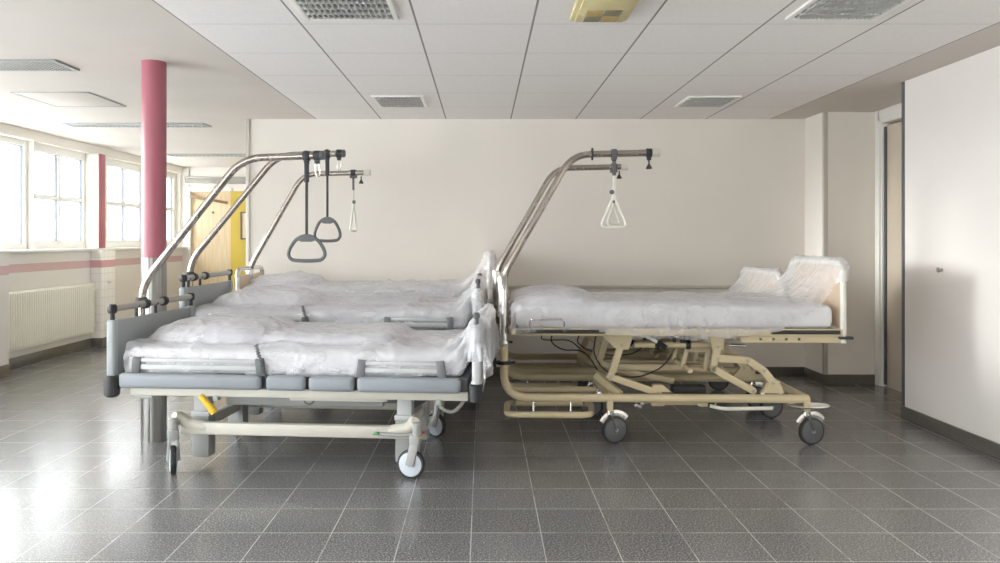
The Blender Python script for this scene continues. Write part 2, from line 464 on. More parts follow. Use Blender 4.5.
def window(n, y0, y1, cols, rows, fw=.06, x=-4.93):
    if cols > 1: fw = .09
    z0, z1 = (1.21 if y0 > 4.15 else .06), 2.372
    fr = MB()
    for yy in (y0+fw/2, y1-fw/2): fr.box((x, yy, (z0+z1)/2), (.09, fw, z1-z0), .006)
    for zz in (z0+fw/2, z1-fw/2): fr.box((x, (y0+y1)/2, zz), (.088, y1-y0-2*fw+.01, fw), .006)
    o = struct(fr.build('window_%d' % n, M['white_paint']))
    ms = MB(); iy0, iy1, iz0, iz1 = y0+fw, y1-fw, z0+fw, z1-fw
    gs = MB()
    if cols > 1 or rows > 1:
        for k in range(1, cols):
            yy = iy0+(iy1-iy0)*k/cols; ms.box((x+.01, yy, (iz0+iz1)/2), (.06, .05, iz1-iz0), .005)
        for k in range(1, rows):
            zz = iz0+(iz1-iz0)*k/rows; ms.box((x+.008, (iy0+iy1)/2, zz), (.055, iy1-iy0, .04), .005)
        ms.build('muntin', M['white_paint'], o)
    for i in range(cols):
        for j in range(rows):
            a0 = iy0+(iy1-iy0)*i/cols+(.025 if i else 0); a1 = iy0+(iy1-iy0)*(i+1)/cols-(.025 if i < cols-1 else 0)
            b0 = iz0+(iz1-iz0)*j/rows+(.02 if j else 0); b1 = iz0+(iz1-iz0)*(j+1)/rows-(.02 if j < rows-1 else 0)
            gb = .007
            for yy in (a0+gb/2, a1-gb/2): gs.box((x+.01, yy, (b0+b1)/2), (.03, gb, b1-b0), 0)
            for zz in (b0+gb/2, b1-gb/2): gs.box((x+.01, (a0+a1)/2, zz), (.03, a1-a0, gb), 0)
            MB().box((x, (a0+a1)/2, (b0+b1)/2), (.006, a1-a0-.006, b1-b0-.006), 0).build('pane', M['glass'], o)
    gs.build('gasket', M['dark_gasket'], o)
    return o
WINS = [(-1.9, .1, 1, 1), (.2, 2.2, 1, 1), (2.3, 4.1, 1, 1), (4.2, 6.0, 1, 1), (6.1, 8.26, 1, 1), (8.28, 9.50, 2, 2), (9.93, 11.13, 2, 2), (11.18, 12.25, 2, 2)]  # first three are unseen, added and glazed to the floor for extra bounce light
for i, w in enumerate(WINS): window(i+1, *w)
m = MB()
prev = YR
for (a, b, _, _) in WINS+[(YF, YF, 0, 0)]:
    if a-prev > .01: z0 = 1.21 if a > 4.15 else 0; m.box((-4.95, (prev+a)/2, (z0+2.372)/2), (.26 if a < 9.3 or a > 10.0 else .18, a-prev, 2.372-z0), 0)
    prev = b
struct(m.build('wall_left_pier', M['plaster']))
# rear wall behind the viewer, with a window added there as fill light
m = MB()
m.box((.85, YR-.1, CEIL/2), (5.5, .2, CEIL), 0); m.box((-5.0, YR-.1, CEIL/2), (.8, .2, CEIL), 0)
m.box((-3.25, YR-.1, .15), (2.7, .2, .3), 0); m.box((-3.25, YR-.1, 2.4), (2.7, .2, .15), 0)
struct(m.build('wall_rear', M['plaster']))
def rear_fill_window():
    x0, x1, z0, z1 = -4.6, -1.9, .3, 2.325
    fr = MB()
    for xx in (x0+.03, -3.25, x1-.03): fr.box((xx, YR-.1, (z0+z1)/2), (.07, .09, z1-z0), .006)
    for zz in (z0+.03, z1-.03): fr.box(((x0+x1)/2, YR-.1, zz), (x1-x0, .085, .06), .006)
    o = struct(fr.build('window_9', M['white_paint']))
    for a, b in ((x0+.06, -3.28), (-3.22, x1-.06)):
        MB().box(((a+b)/2, YR-.1, (z0+z1)/2), (b-a, .006, z1-z0-.12), 0).build('pane', M['glass'], o)
rear_fill_window()

# red column with a steel sheath
col = thing('round_column', 'pink painted round column sheathed in steel below, left of the beds', 'column', (-2.158, 5.05, 0))
MB().lathe([(1.19, .0775), (CEIL, .0775)], (0, 0, 0), 'Z', 40).build('painted_shaft', M['pink'], col)
m = MB(); m.lathe([(0, .080), (1.195, .080)], (0, 0, 0), 'Z', 40); m.box((0, -.08, .6), (.014, .006, 1.19), .001)
m.build('steel_sheath', M['sheath'], col)

# radiator in the niche
rad = thing('radiator', 'white ribbed panel radiator in the tiled niche under the windows', 'radiator', (-4.74, 8.48, 0))
m = MB(); m.box((0, 0, .49), (.05, 1.72, .6), .008)
for k in range(42): m.box((.028, -.84+k*.041, .49), (.016, .018, .56), .006, None, 1)
m.build('panel', M['radiator'], rad)
m = MB()
for zz in (.70, .28): m.lathe([(0, .022), (.05, .018)], (.01, -.86, zz), 'Y', 12, Matrix.Rotation(PI, 3, 'Z'))
m.build('valve', M['dark_grey'], rad)
m = MB(); m.tube([(0, .86, .26), (0, .93, .26), (-.045, .93, .26)], .012, 8); m.tube([(0, .86, .7), (0, .93, .7), (-.045, .93, .7)], .012, 8)
m.build('pipe', M['radiator'], rad)
for yy in (-.6, .6): MB().box((-.04, yy, .5), (.04, .05, .3), .003).build('bracket', M['radiator'], rad)
tag(MB().lathe([(0, .03), (.03, .026), (.045, .012)], (-4.67, 9.60, .80), 'X', 14).build('wall_plug', M['white_paint']), 'small round white fitting on the tiled pier beside the radiator', 'fitting')
tag(MB().lathe([(0, .012), (.018, .012), (.02, .018), (.03, .018)], (XR, 5.2, 1.108), 'X', 12, Matrix.Rotation(PI, 3, 'Z')).build('door_stop', M['steel']), 'tiny metal door stop alone on the bare white right-hand wall', 'hook')  # the metal piece is a small door stop on the wall

# ceiling fittings
def luminaire(x0, x1, y0, y1, label, cells=16, group='louvred ceiling lights'):
    cx, cy = (x0+x1)/2, (y0+y1)/2; w, d = x1-x0, y1-y0
    t = thing('ceiling_light', label, 'ceiling light', (cx, cy, CEIL), 0, group)
    m = MB(); f = .028
    for s in (-1, 1):
        m.box((s*(w/2-f/2), 0, -.006), (f, d, .014), .003); m.box((0, s*(d/2-f/2), -.006), (w-2*f, f, .014), .003)
    m.build('frame', M['white_paint'], t)
    MB().box((0, 0, -.002), (w-2*f, d-2*f, .003), 0).build('reflector', M['lamp_inner'], t)
    m = MB()
    for k in range(1, cells): m.box((-w/2+f+(w-2*f)*k/cells, 0, -.010), (.004, d-2*f, .013), 0)
    for k in range(1, 5): m.box((0, -d/2+f+(d-2*f)*k/5, -.0095), (w-2*f, .006, .014), 0)
    m.build('louvre', M['louvre'], t)
luminaire(-.935, -.44, 3.54, 4.045, 'square louvred ceiling light at the top edge, left of the yellowed vent')
luminaire(-.905, -.48, 6.20, 6.72, 'small louvred ceiling light near the back wall, above the left beds')
luminaire(1.585, 2.06, 3.54, 4.045, 'square louvred ceiling light at the top right corner of the tile ceiling', 20)
luminaire(1.66, 2.09, 6.22, 6.70, 'small louvred ceiling light near the back wall, above the right beds', 18)
yv = thing('ceiling_vent', 'yellowed plastic vent box on the tile ceiling at the top edge', 'vent', (.60, 3.80, CEIL))
m = MB(); 
m.box((0, 0, -.012), (.30, .46, .024), .01); m.box((0, 0, -.030), (.25, .40, .014), .006)
m.build('housing', M['old_yellow'], yv)
for k, (sx, sy) in enumerate(((-1, -1), (1, -1), (-1, 1), (1, 1))):
    m = MB(); m.box((sx*.045, .08+sy*.05, -.038), (.084, .092, .004), .001)
    for j in range(5): m.box((sx*.045, .08+sy*.05-.034+j*.017, -.0415), (.08, .004, .004), 0)
    m.build('grille', M['old_grey'] if k in (2, 1) else M['old_tan'], yv)
def long_fitting(name, x0, x1, y0, y1, label, cat, nsl, mat_s, drop=.012):
    t = thing(name, label, cat, ((x0+x1)/2, (y0+y1)/2, CEIL)); w, d = x1-x0, y1-y0
    m = MB(); f = .02
    for s in (-1, 1):
        m.box((s*(w/2-f/2), 0, -drop/2), (f, d, drop), .002); m.box((0, s*(d/2-f/2), -drop/2), (w-2*f, f, drop), .002)
    m.build('frame', M['mid_grey'], t)
    m = MB(); m.box((0, 0, -.001), (w-2*f, d-2*f, .002), 0)
    for k in range(nsl): m.box((-w/2+f+(w-2*f)*(k+.5)/nsl, 0, -.006), (.006, d-2*f, .009), 0)
    m.build('slats', mat_s, t)
long_fitting('ceiling_grille', -4.0, -2.76, 4.97, 5.27, 'long slatted grille in the plain ceiling at the far left', 'grille', 40, M['steel'])
long_fitting('ceiling_strip_light', -4.19, -2.78, 7.66, 7.90, 'long narrow strip light on the plain ceiling behind the pink column', 'ceiling light', 30, M['post_white'], .012)
long_fitting('ceiling_strip_light', -4.3, -2.4, 10.4, 10.65, 'farther narrow strip light on the ceiling near the far door', 'ceiling light', 30, M['post_white'], .012)
hp = thing('ceiling_hatch', 'square white access panel set in the plain ceiling left of the column', 'hatch', (-3.41, 6.38, CEIL))
m = MB(); m.box((0, 0, -.003), (.58, .62, .006), .002); m.build('panel', M['ceiling'], hp)
m = MB()
for s in (-1, 1): m.box((s*.30, 0, -.004), (.012, .65, .009), .001); m.box((0, s*.32, -.004), (.6, .012, .009), .001)
m.build('frame', M['mid_grey'], hp)

# outside the windows
og = MB().box((-22, 15, -3.2), (34, 60, .2), 0).build('ground_outside', M['ground']); struct(og)
bl = thing('outside_building', 'pale blue flat roofed building outside the left window', 'building', (-22, 34, -3.1))
MB().box((0, 0, 2.75), (6, 12, 5.5), .02).build('facade', M['outer_wall'], bl)
m = MB(); m.box((0, 0, 4.6), (6.1, 12.1, .3), .02); m.build('band', M['outer_band'], bl)

# ------------------------------------------------------------------ draped film (position based dynamics)
def sd_box(P, c, h, r):
    q = np.abs(P-np.array(c))-(np.array(h)-r)
    return np.linalg.norm(np.maximum(q, 0), axis=-1)+np.minimum(q.max(axis=-1), 0)-r
def sd_ell(P, c, r):
    p = P-np.array(c); r = np.array(r)
    k0 = np.linalg.norm(p/r, axis=-1); k1 = np.linalg.norm(p/(r*r), axis=-1)+1e-9
    return k0*(k0-1)/k1
def sd_pil(P, c, r):
    # cushion: thick in the middle, thinner towards its rim
    p = P-np.array(c); q = np.sqrt((p[..., 0]/r[0])**4+(p[..., 1]/r[1])**4)
    hz = r[2]*np.sqrt(np.clip(1-q, 0, 1))
    return np.maximum(np.abs(p[..., 2])-hz, (q-1)*.2)*.8
def drape(name, parent_loc, rz, x0, x1, y0, y1, h, zi, sdf, label, seed, steps=110, slack=.03, trim=None, lockx=None, keep=None, fric=.8, top=None, crump=1.):
    rng = np.random.RandomState(seed)
    nx = int(round((x1-x0)/h))+1; ny = int(round((y1-y0)/h))+1
    X, Y = np.meshgrid(np.linspace(x0, x1, nx), np.linspace(y0, y1, ny), indexing='ij')
    P = np.stack([X, Y, np.full_like(X, zi)], -1)
    P[..., 2] += rng.randn(nx, ny)*.004
    def fnoise(sc):
        a = np.zeros((nx, ny))
        for k in range(10):
            th = rng.rand()*PI; fr = sc*(.6+rng.rand()); a += np.sin((X*math.cos(th)+Y*math.sin(th))*fr+rng.rand()*6.28)
        return a/math.sqrt(5)
    SL = 1+slack*crump+crump*np.clip(fnoise(6)*.025+fnoise(22)*.022*crump, -.03, .10)
    hx = (x1-x0)/(nx-1); hy = (y1-y0)/(ny-1)
    ic = int(np.argmin(abs(X[:, 0]-(lockx or 0)))); jc = int(np.argmin(abs(Y[0])))
    V = np.zeros_like(P); dt = 1/45; th = .011
    def solve(a, b, L, comp):
        d = b-a; l = np.sqrt((d*d).sum(-1))+1e-9
        k = np.where(l > L, .5, .5*comp); c = d*(k*(l-L)/l)[..., None]
        a += c; b -= c
    diag = math.hypot(hx, hy)
    for s in range(steps):
        Q = P.copy(); V[..., 2] -= 9.8*dt; V *= .96
        sp = np.sqrt((V*V).sum(-1, keepdims=True)); V *= np.minimum(1, 1.6/(sp+1e-9))
        P = P+V*dt
        for it in range(9):
            for p in (0, 1):
                solve(P[p:nx-1:2], P[p+1::2], hx*SL[p:nx-1:2], .55)
                solve(P[:, p:ny-1:2], P[:, p+1::2], hy*SL[:, p:ny-1:2], .55)
            for p in (0, 1):
                solve(P[p:nx-1:2, :-1], P[p+1::2, 1:], diag*SL[p:nx-1:2, :-1], .3)
                solve(P[p:nx-1:2, 1:], P[p+1::2, :-1], diag*SL[p:nx-1:2, :-1], .3)
            for (a, b, L) in ((P[:-2], P[2:], 2*hx), (P[:, :-2], P[:, 2:], 2*hy)):
                d = b-a; l = np.sqrt((d*d).sum(-1))+1e-9
                c = d*(np.where(l < L, .06, 0)*(l-L)/l)[..., None]; a += c; b -= c
            if lockx is not None:
                P[ic, :, 0] = X[ic]
                P[ic, :, 2] = np.where(np.abs(P[ic, :, 1]) < top[1], np.maximum(P[ic, :, 2], top[0]-np.maximum(0, np.abs(P[ic, :, 1])-top[1]+.1)*.5), P[ic, :, 2])
            P[:, jc, 1] = Y[:, jc]
            if trim is not None: trim(P, X, s)
            if it % 3 == 2:
                D = sdf(P); mk = D < th
                if mk.any():
                    pp = P[mk]; d0 = D[mk]; e = 1e-4
                    g = np.stack([sdf(pp+np.eye(3)[k]*e)-d0 for k in range(3)], -1)/e
                    g /= np.linalg.norm(g, axis=-1, keepdims=True)+1e-9
                    P[mk] = pp+g*(th-d0)[:, None]
                    t = P[mk]-Q[mk]; t -= g*(t*g).sum(-1, keepdims=True)
                    P[mk] -= t*fric
        V = (P-Q)/dt
    # finer grid, then crease ridges along the normal
    def up(A):
        B = np.concatenate([2*A[:1]-A[1:2], A, 2*A[-1:]-A[-2:-1]], 0)
        mid = (-B[:-3]+9*B[1:-2]+9*B[2:-1]-B[3:])/16
        R = np.empty((2*A.shape[0]-1,)+A.shape[1:]); R[0::2] = A; R[1::2] = mid
        return R
    up2 = lambda A: up(up(A).swapaxes(0, 1)).swapaxes(0, 1)
    P = up2(P); X = up2(X); Y = up2(Y); nx, ny = X.shape
    N = np.cross(np.gradient(P, axis=0), np.gradient(P, axis=1)); N /= np.linalg.norm(N, axis=-1, keepdims=True)+1e-9
    tab = rng.rand(256)*2*PI; perm = rng.permutation(256)
    def gn(u, v):
        iu = np.floor(u).astype(int); iv = np.floor(v).astype(int); fu = u-iu; fv = v-iv
        w = lambda t: t*t*t*(t*(t*6-15)+10)
        def g(a, b, x, y):
            th_ = tab[perm[(perm[a & 255]+b) & 255]]; return np.cos(th_)*x+np.sin(th_)*y
        a = g(iu, iv, fu, fv); b = g(iu+1, iv, fu-1, fv); c = g(iu, iv+1, fu, fv-1); d = g(iu+1, iv+1, fu-1, fv-1)
        return (a+(b-a)*w(fu))*(1-w(fv))+(c+(d-c)*w(fu))*w(fv)
    WX = X+.10*gn(X*3+7, Y*3)+.03*gn(X*9, Y*9+3); WY = Y+.10*gn(X*3, Y*3+11)+.03*gn(X*9+5, Y*9)
    rd = lambda n, p: np.maximum(0, 1-np.abs(n)*2.6)**p
    H = .015*rd(gn(WX*3.2, WY*1.5), 2.5)+.012*rd(gn(WX*1.6+20, WY*4.2), 2.5)+.008*rd(gn(WX*7+3, WY*5+9), 2)+.004*rd(gn(WX*15, WY*13+4), 1.5)
    H *= crump*(.45+.9*np.clip(gn(X*2.2+31, Y*2.2)+.5, 0, 1))
    P = P+N*H[..., None]
    for _ in range(3):
        D = sdf(P); mk = D < .005
        if not mk.any(): break
        pp = P[mk]; d0 = D[mk]; e = 1e-4
        g = np.stack([sdf(pp+np.eye(3)[k]*e)-d0 for k in range(3)], -1)/e
        g /= np.linalg.norm(g, axis=-1, keepdims=True)+1e-9
        P[mk] = pp+g*(.006-d0)[:, None]
    me = bpy.data.meshes.new(name)
    idx = np.arange(nx*ny).reshape(nx, ny)
    fc = np.stack([idx[:-1, :-1], idx[1:, :-1], idx[1:, 1:], idx[:-1, 1:]], -1).reshape(-1, 4)
    if keep is not None:
        kk = keep(X, Y); fc = fc[kk.reshape(-1)[fc].all(1)]
    used = np.unique(fc); remap = -np.ones(nx*ny, int); remap[used] = np.arange(len(used))
    me.from_pydata(P.reshape(-1, 3)[used].tolist(), [], remap[fc].tolist())
    me.materials.append(M['film']); me.polygons.foreach_set('use_smooth', [True]*len(me.polygons))
    o = bpy.data.objects.new(name, me); C.objects.link(o)
    o.location = parent_loc; o.rotation_euler = (0, 0, rz)
    return tag(o, label, 'plastic sheet', 'plastic sheets over the beds')

def soft_pad(m, c, half, amp=.006, seed=0, nu=64, nr=14):
    """cushion, thick in the middle and thinner towards its squarish rim, slightly lumpy"""
    def pt(th, k, sg):
        ct, st = math.cos(th), math.sin(th); q = (ct**4+st**4)**.25
        x, y = k*ct/q*half[0], k*st/q*half[1]
        z = sg*half[2]*math.sqrt(max(0, 1-k*k))
        p = Vector((x, y, z)); return p*(1-amp*2*(mnoise.noise(p*7+Vector((seed, 0, 0)))+.6))
    rows = []
    ks = [math.sin(PI/2*i/nr) for i in range(1, nr+1)]
    for sg, kk in ((-1, ks), (1, ks[:-1][::-1])):
        for k in kk: rows.append([m.bm.verts.new(Vector(c)+pt(2*PI*i/nu, k, sg)) for i in range(nu)])
    for A, B in zip(rows, rows[1:]):
        for k in range(nu): m.bm.faces.new((A[k], A[(k+1) % nu], B[(k+1) % nu], B[k]))
    m.bm.faces.new(rows[0][::-1]); m.bm.faces.new(rows[-1])

# ------------------------------------------------------------------ casters
def caster(parent, x, y, swivel, style):
    R = .080 if style == 'grey' else .089
    rot = Matrix.Rotation(swivel, 3, 'Z'); off = rot @ Vector((.035, 0, 0))
    wc = Vector((x, y, R))+off
    def tr(bmv): 
        pass
    if style == 'grey':
        m = MB()
        m.lathe([(.235, .018), (.24, .026), (.30, .026), (.31, .018)], (x, y, 0), 'Z', 18)
        a = Vector((x, y, .235)); b = wc+rot @ Vector((0, -.03, 0))
        m.bar(a+rot @ Vector((.0, -.015, 0)), b+Vector((0, 0, -.005)), .05, .018, .006, rot @ Vector((0, 1, 0)))
        m.bar(a+rot @ Vector((.0, .015, 0)), wc+rot @ Vector((0, .03, -.005)), .05, .018, .006, rot @ Vector((0, 1, 0)))
        m.box(Vector((x, y, .215))+off*.3, (.06, .06, .06), .014, rot)
        o = m.build('caster', M['mid_grey'], parent)
        MB().lathe([(.226, .0275), (.234, .0275)], (x, y, 0), 'Z', 18).build('ring', M['lime'], o)
    else:
        m = MB()
        m.lathe([(.186, .022), (.19, .026), (.215, .026), (.22, .018)], (x, y, 0), 'Z', 18)
        for s in (-1, 1):
            pts = fillet([Vector((x, y, .196))+rot @ Vector((0, s*.022, 0)), Vector((x, y, .17))+rot @ Vector((.004, s*.026, 0)), wc+rot @ Vector((0, s*.026, 0))], .02, 4)
            m.tube(pts, [.02]+[.017]*(len(pts)-2)+[.013], 8, flat=.35)
        hood = []
        for k in range(9):
            a = math.radians(150-k*14); hood.append(wc+rot @ Vector((math.cos(a)*(R+.012), 0, math.sin(a)*(R+.012))))
        m.tube(hood, .026, 8, flat=.18)
        o = m.build('caster', M['chrome'], parent)
    w = MB(); w.lathe([(-.016, R-.012), (-.014, R-.003), (-.006, R), (.006, R), (.014, R-.003), (.016, R-.012)], wc, 'Y', 30, rot)
    wo = w.build('wheel', M['black'], o)
    d = MB(); d.lathe([(-.0215, .012), (-.019, R-.022), (-.0155, R-.013), (.0155, R-.013), (.019, R-.022), (.0215, .012)], wc, 'Y', 28, rot)
    d.build('wheel_disc', M['wheel_disc'] if style == 'grey' else M['dark_grey'], wo)
    d = MB(); d.lathe([(-.032, .006), (-.031, .011), (.031, .011), (.032, .006)], wc, 'Y', 12, rot)
    d.build('axle', M['steel'], wo)
    return o

# ------------------------------------------------------------------ lifting pole (a part of the bed)
def lifting_pole(parent, x, y, zb, dx, dz, zsock, hl, clamps, mat, r=.022, cap=None, endmat=None, rings=(), zc=-.09, xo=0.):
    top = zb+dz
    pts = [(x, y, zsock), (x, y, zb), (x+dx, y, top), (x+dx+hl, y, top+.012)]
    o = MB().tube(fillet(pts, [.12, .13], 8), r, 14).build('lifting_pole', mat, parent)
    MB().lathe([(-.02, r+.006), (-.016, r+.012), (.016, r+.012), (.02, r+.006)], (x, y, zb+zc), 'Z', 16).build('collar', M['black'], o)
    xe = x+dx+hl
    for cx in clamps:
        zz = top+.012*(cx-x-dx)/hl
        m = MB(); m.lathe([(-.022, r+.001), (-.018, r+.008), (.018, r+.008), (.022, r+.001)], (cx, y, zz), 'X', 16)
        m.box((cx, y, zz-r-.012), (.03, .026, .03), .005)
        m.build('clamp', M['black'], o)
    for cx in rings:
        MB().lathe([(-.006, r+.001), (-.005, r+.02), (.005, r+.02), (.006, r+.001)], (cx, y, top+.004), 'X', 16).build('stop_ring', M['black'], o)
    if cap:
        MB().lathe([(-.002, r+.001), (.0, r+.005), (.055, r+.006), (.06, r)], (xe-.055, y, top+.012), 'X', 16).build('end_cap', endmat or M['steel'], o)
    return o, top
def pole_knob(pole, x, y, z):
    m = MB(); m.lathe([(0, .006), (-.03, .006), (-.036, .01), (-.058, .022), (-.066, .02)][::-1], (x, y, z), 'Z', 14)
    m.build('knob', M['black'], pole)
def pole_hook(pole, x, y, z):
    pts = [(x-.012, y, z), (x-.016, y, z-.055), (x-.006, y, z-.085), (x+.008, y, z-.085), (x+.014, y, z-.05), (x+.006, y, z-.01)]
    MB().tube(fillet(pts, .02, 4), .004, 6).build('hook', M['chrome'], pole)

# ------------------------------------------------------------------ grey electric bed
HX = 1.03
def grey_bed(label, loc, rz, lift, py, clamps, pole_end, seed, lever=True):
    t = thing('hospital_bed', label, 'bed', loc, rz, 'grey electric hospital beds')
    L = lift
    # chassis
    m = MB()
    for s in (-1, 1):
        m.box((0, s*.36, .235), (1.36, .05, .072), .014)
        for e in (-1, 1):
            x0 = e*.64
            pts = fillet([(e*.53, s*.36, .238), (e*.645, s*.37, .262), (e*.675, s*.40, .305), (e*.69, s*.435, .315)], .05, 5)
            m.tube(pts, [.034]*(len(pts)-2)+[.030, .026], 12, flat=.85)
    m.box((-.60, 0, .237), (.06, .70, .06), .01); m.box((.60, 0, .237), (.06, .70, .06), .01)
    m.build('chassis', M['pale_metal'], t)
    for e, s, sw in ((-1, -1, -1.1), (1, -1, PI-.2), (-1, 1, -1.0), (1, 1, 2.6)):
        caster(t, e*.69 if e < 0 else .70, s*.44, sw, 'grey')
    # lifting columns: lower sleeve on the chassis, upper box under the frame
    for e in (-1, 1):
        for s in (-1, 1):
            o = MB().box((e*.60, s*.25, .17), (.105, .10, .25), .012).build('lifting_column', M['mid_grey'], t)
            m = MB(); m.box((e*.60, s*.25, .385+L/2), (.086, .084, .22+L), .008); m.box((e*.60, s*.25, .436+L), (.11, .11, .05), .008)
            m.build('inner_sleeve', M['post_white'], o)
            MB().box((e*.60, s*.25, .30), (.112, .108, .03), .006).build('sleeve_collar', M['post_white'], o)
    # upper frame
    m = MB()
    for s in (-1, 1):
        m.box((.02, s*.43, .456+L), (1.92, .04, .046), .005)
        m.box((.25, s*.405, .428+L), (.55, .03, .03), .004)
    for xx in (-.9, -.3, .3, .93): m.box((xx, 0, .456+L), (.05, .83, .044), .005)
    m.build('upper_frame', M['pale_metal'], t)
    m = MB(); m.box((-.02, 0, .37+L*.5), (1.05, .1, .09), .012); m.box((-.02, -.16, .36+L*.5), (.95, .06, .06), .01)
    m.build('drive_beam', M['mid_grey'], t)
    m = MB(); m.bar((.56, -.1, .30), (.80, -.05, .435+L), .05, .04, .008); m.bar((.56, .18, .30), (.80, .18, .435+L), .05, .04, .008)
    m.build('brace', M['dark_grey'], t)
    # mattress support and side bumpers
    m = MB(); m.box((.0, 0, .515+L), (1.96, .86, .08), .008)
    m.build('mattress_base', M['dark_grey'], t)
    for s in (-1, 1):
        for a, b in ((-.985, -.165), (-.135, .085), (.105, .36), (.375, .945)):
            MB().box(((a+b)/2, s*.475, .521+L), (b-a, .055, .084), .024, None, 4).build('side_bumper', M['grey_plastic'], t)
        # low mattress guards
        for a, b, wd in ((-.885, -.18, .03), (.40, .83, .05)):
            o = MB()
            o.box(((a+b)/2, s*.468, .636+L), (b-a, .014, .020), .005); o.box(((a+b)/2, s*.468, .598+L), (b-a, .010, .026), .004)
            g = o.build('mattress_guard', M['post_white'], t)
            for xx, sl in ((a, -1), (b, 1)):
                MB().box((xx+sl*.006, s*.471, .605+L), (.052 if b-a > .5 else .046, .018, .098), .007, Matrix.Rotation(-s*sl*.12*-1, 3, 'Y')).build('guard_bracket', M['dark_grey'] if b-a > .5 else M['mid_dark'], g)
    # head panel
    hx = -HX
    m = MB(); m.box((hx, 0, .70+L), (.022, .90, .31), .006)
    hp = m.build('head_panel', M['panel_grey'], t)
    for s in (-1, 1):
        MB().box((hx, s*.475, .70+L), (.048, .05, .32), .014, None, 3).build('post', M['post_grey'], hp)
        MB().lathe([(-.062, .030), (-.05, .043), (.03, .045), (.055, .036), (.06, .026)], (hx-.002, s*.475, .49+L), 'Z', 20).build('corner_bumper', M['black'], hp)
        m = MB(); m.lathe([(0, .014), (.055, .012)], (hx, s*.475, .86+L), 'Z', 12); m.lathe([(0, .02), (.012, .026), (.038, .026), (.05, .02)], (hx, s*.475, .897+L), 'Z', 14)
        m.build('rail_support', M['black'], hp)
    r = MB().tube([(hx, -.49, .922+L), (hx, .49, .922+L)], .019, 14).build('head_rail', M['steel'], hp)
    for yy in (py-.02, py+.2):
        MB().lathe([(-.02, .020), (-.016, .030), (.016, .030), (.02, .020)], (hx, yy, .922+L), 'Y', 14).build('rail_clamp', M['black'], r)
    m = MB(); 
    for yy in (py-.12, py+.1): m.lathe([(0, .010), (.05, .010), (.055, .02), (.07, .02)], (hx, yy, .855+L), 'Z', 10)
    m.build('rail_bracket', M['black'], hp)
    # foot panel
    fx = HX
    m = MB(); m.box((fx, 0, .66+L), (.022, .90, .34), .006); m.box((fx+.012, 0, .53+L), (.006, .86, .02), .002)
    fp = m.build('foot_panel', M['panel_grey'], t)
    for s in (-1, 1):
        MB().box((fx, s*.475, .69+L), (.046, .048, .33), .014, None, 3).build('post', M['post_white'], fp)
        m = MB(); m.lathe([(-.05, .028), (-.045, .038), (.04, .042), (.05, .030)], (fx, s*.475, .485+L), 'Z', 20); m.build('corner_bumper', M['black'], fp)
        MB().lathe([(.0, .03), (.012, .03)], (fx, s*.475, .533+L), 'Z', 16).build('bumper_ring', M['post_white'], fp)
        m = MB(); m.lathe([(0, .017), (.008, .014), (.03, .011), (.04, .018), (.055, .02), (.066, .012)], (fx, s*.475, .853+L), 'Z', 14); m.build('knob', M['dark_grey'], fp)
    # mattress
    m = MB(); m.box((-.01, 0, .627+L), (1.93, .87, .145), .045, None, 4)
    mt = m.build('mattress', M['mattress'], t)
    # levers, pedal and cables
    if lever:
        m = MB(); m.tube(fillet([(-.525, -.45, .435+L), (-.50, -.46, .415+L), (-.44, -.46, .345+L)], .02, 4), [.016]*2+[.018]*4+[.022], 10)
        m.build('release_lever', M['yellow_plastic'], t)
    m = MB(); m.tube(fillet([(.45, -.40, .235), (.60, -.43, .232), (.72, -.40, .24), (.78, -.33, .30), (.79, -.30, .42+L)], .05, 5), .010, 8)
    pd = m.build('brake_lever', M['mid_grey'], t)
    MB().box((.715, -.415, .248), (.05, .02, .014), .004).build('red_pad', M['red_plastic'], pd)
    MB().box((.465, -.42, .24), (.03, .02, .012), .003).build('green_pad', M['green'], pd)
    for pts, rr in (([(-.82, -.40, .435+L), (-.76, -.41, .43+L), (-.66, -.41, .425+L), (-.58, -.40, .435+L)], .005),
                    ([(.80, -.41, .435+L), (.83, -.41, .38+L), (.89, -.38, .35+L), (.94, -.35, .40+L), (.95, -.33, .435+L)], .010),
                    ([(.05, -.40, .435+L), (.06, -.42, .40+L), (.10, -.42, .39+L), (.13, -.40, .45+L)], .005)):
        MB().tube(fillet(pts, .06, 5), rr, 8).build('cable', M['dark_grey'] if rr < .009 else M['mid_grey'], t)
    m = MB(); m.tube([(-.148-.0008*k+.011*math.cos(k*1.3), -.480+.006*math.sin(k*1.3), .555+L+k*.0030) for k in range(60)], .0042, 5)
    m.build('coiled_cord', M['dark_grey'], t)
    m = MB(); m.box((-.86, -.43, .425+L), (.1, .05, .02), .004); m.box((-.44, -.43, .425+L), (.03, .05, .03), .004); m.box((.82, -.43, .425+L), (.03, .05, .03), .004)
    m.build('bracket', M['mid_grey'], t)
    # lifting pole
    o, top = lifting_pole(t, hx-.036, py, 1.03+L, .636, .775, .62+L, pole_end-(hx+.60), clamps, M['dull_chrome'], .0225, True, M['dark_grey'])
    MB().box((hx-.036, py, .70+L), (.06, .06, .14), .01).build('pole_socket', M['mid_grey'], t)
    return t, o, top

def loc_to_world(loc, rz, p):
    v = Matrix.Rotation(rz, 3, 'Z') @ Vector(p); return Vector(loc)+v

A_LOC, A_RZ = (-1.02, 4.72, 0), math.radians(-5.0)
B_LOC, B_RZ = (-1.06, 5.85, 0), math.radians(-.6)
BL = .12
bedA, poleA, topA = grey_bed('grey electric hospital bed nearest the camera on the left, yellow lever below its frame', A_LOC, A_RZ, 0., -.10, (-.03, .035), .075, 1)
bedB, poleB, topB = grey_bed('raised grey hospital bed, second in the left row, half hidden by the nearest bed', B_LOC, B_RZ, BL, -.27, (-.065, .02), .06, 2)
pole_hook(poleA, .04, -.10, topA-.03)
pole_hook(poleB, .022, -.27, topB-.03)

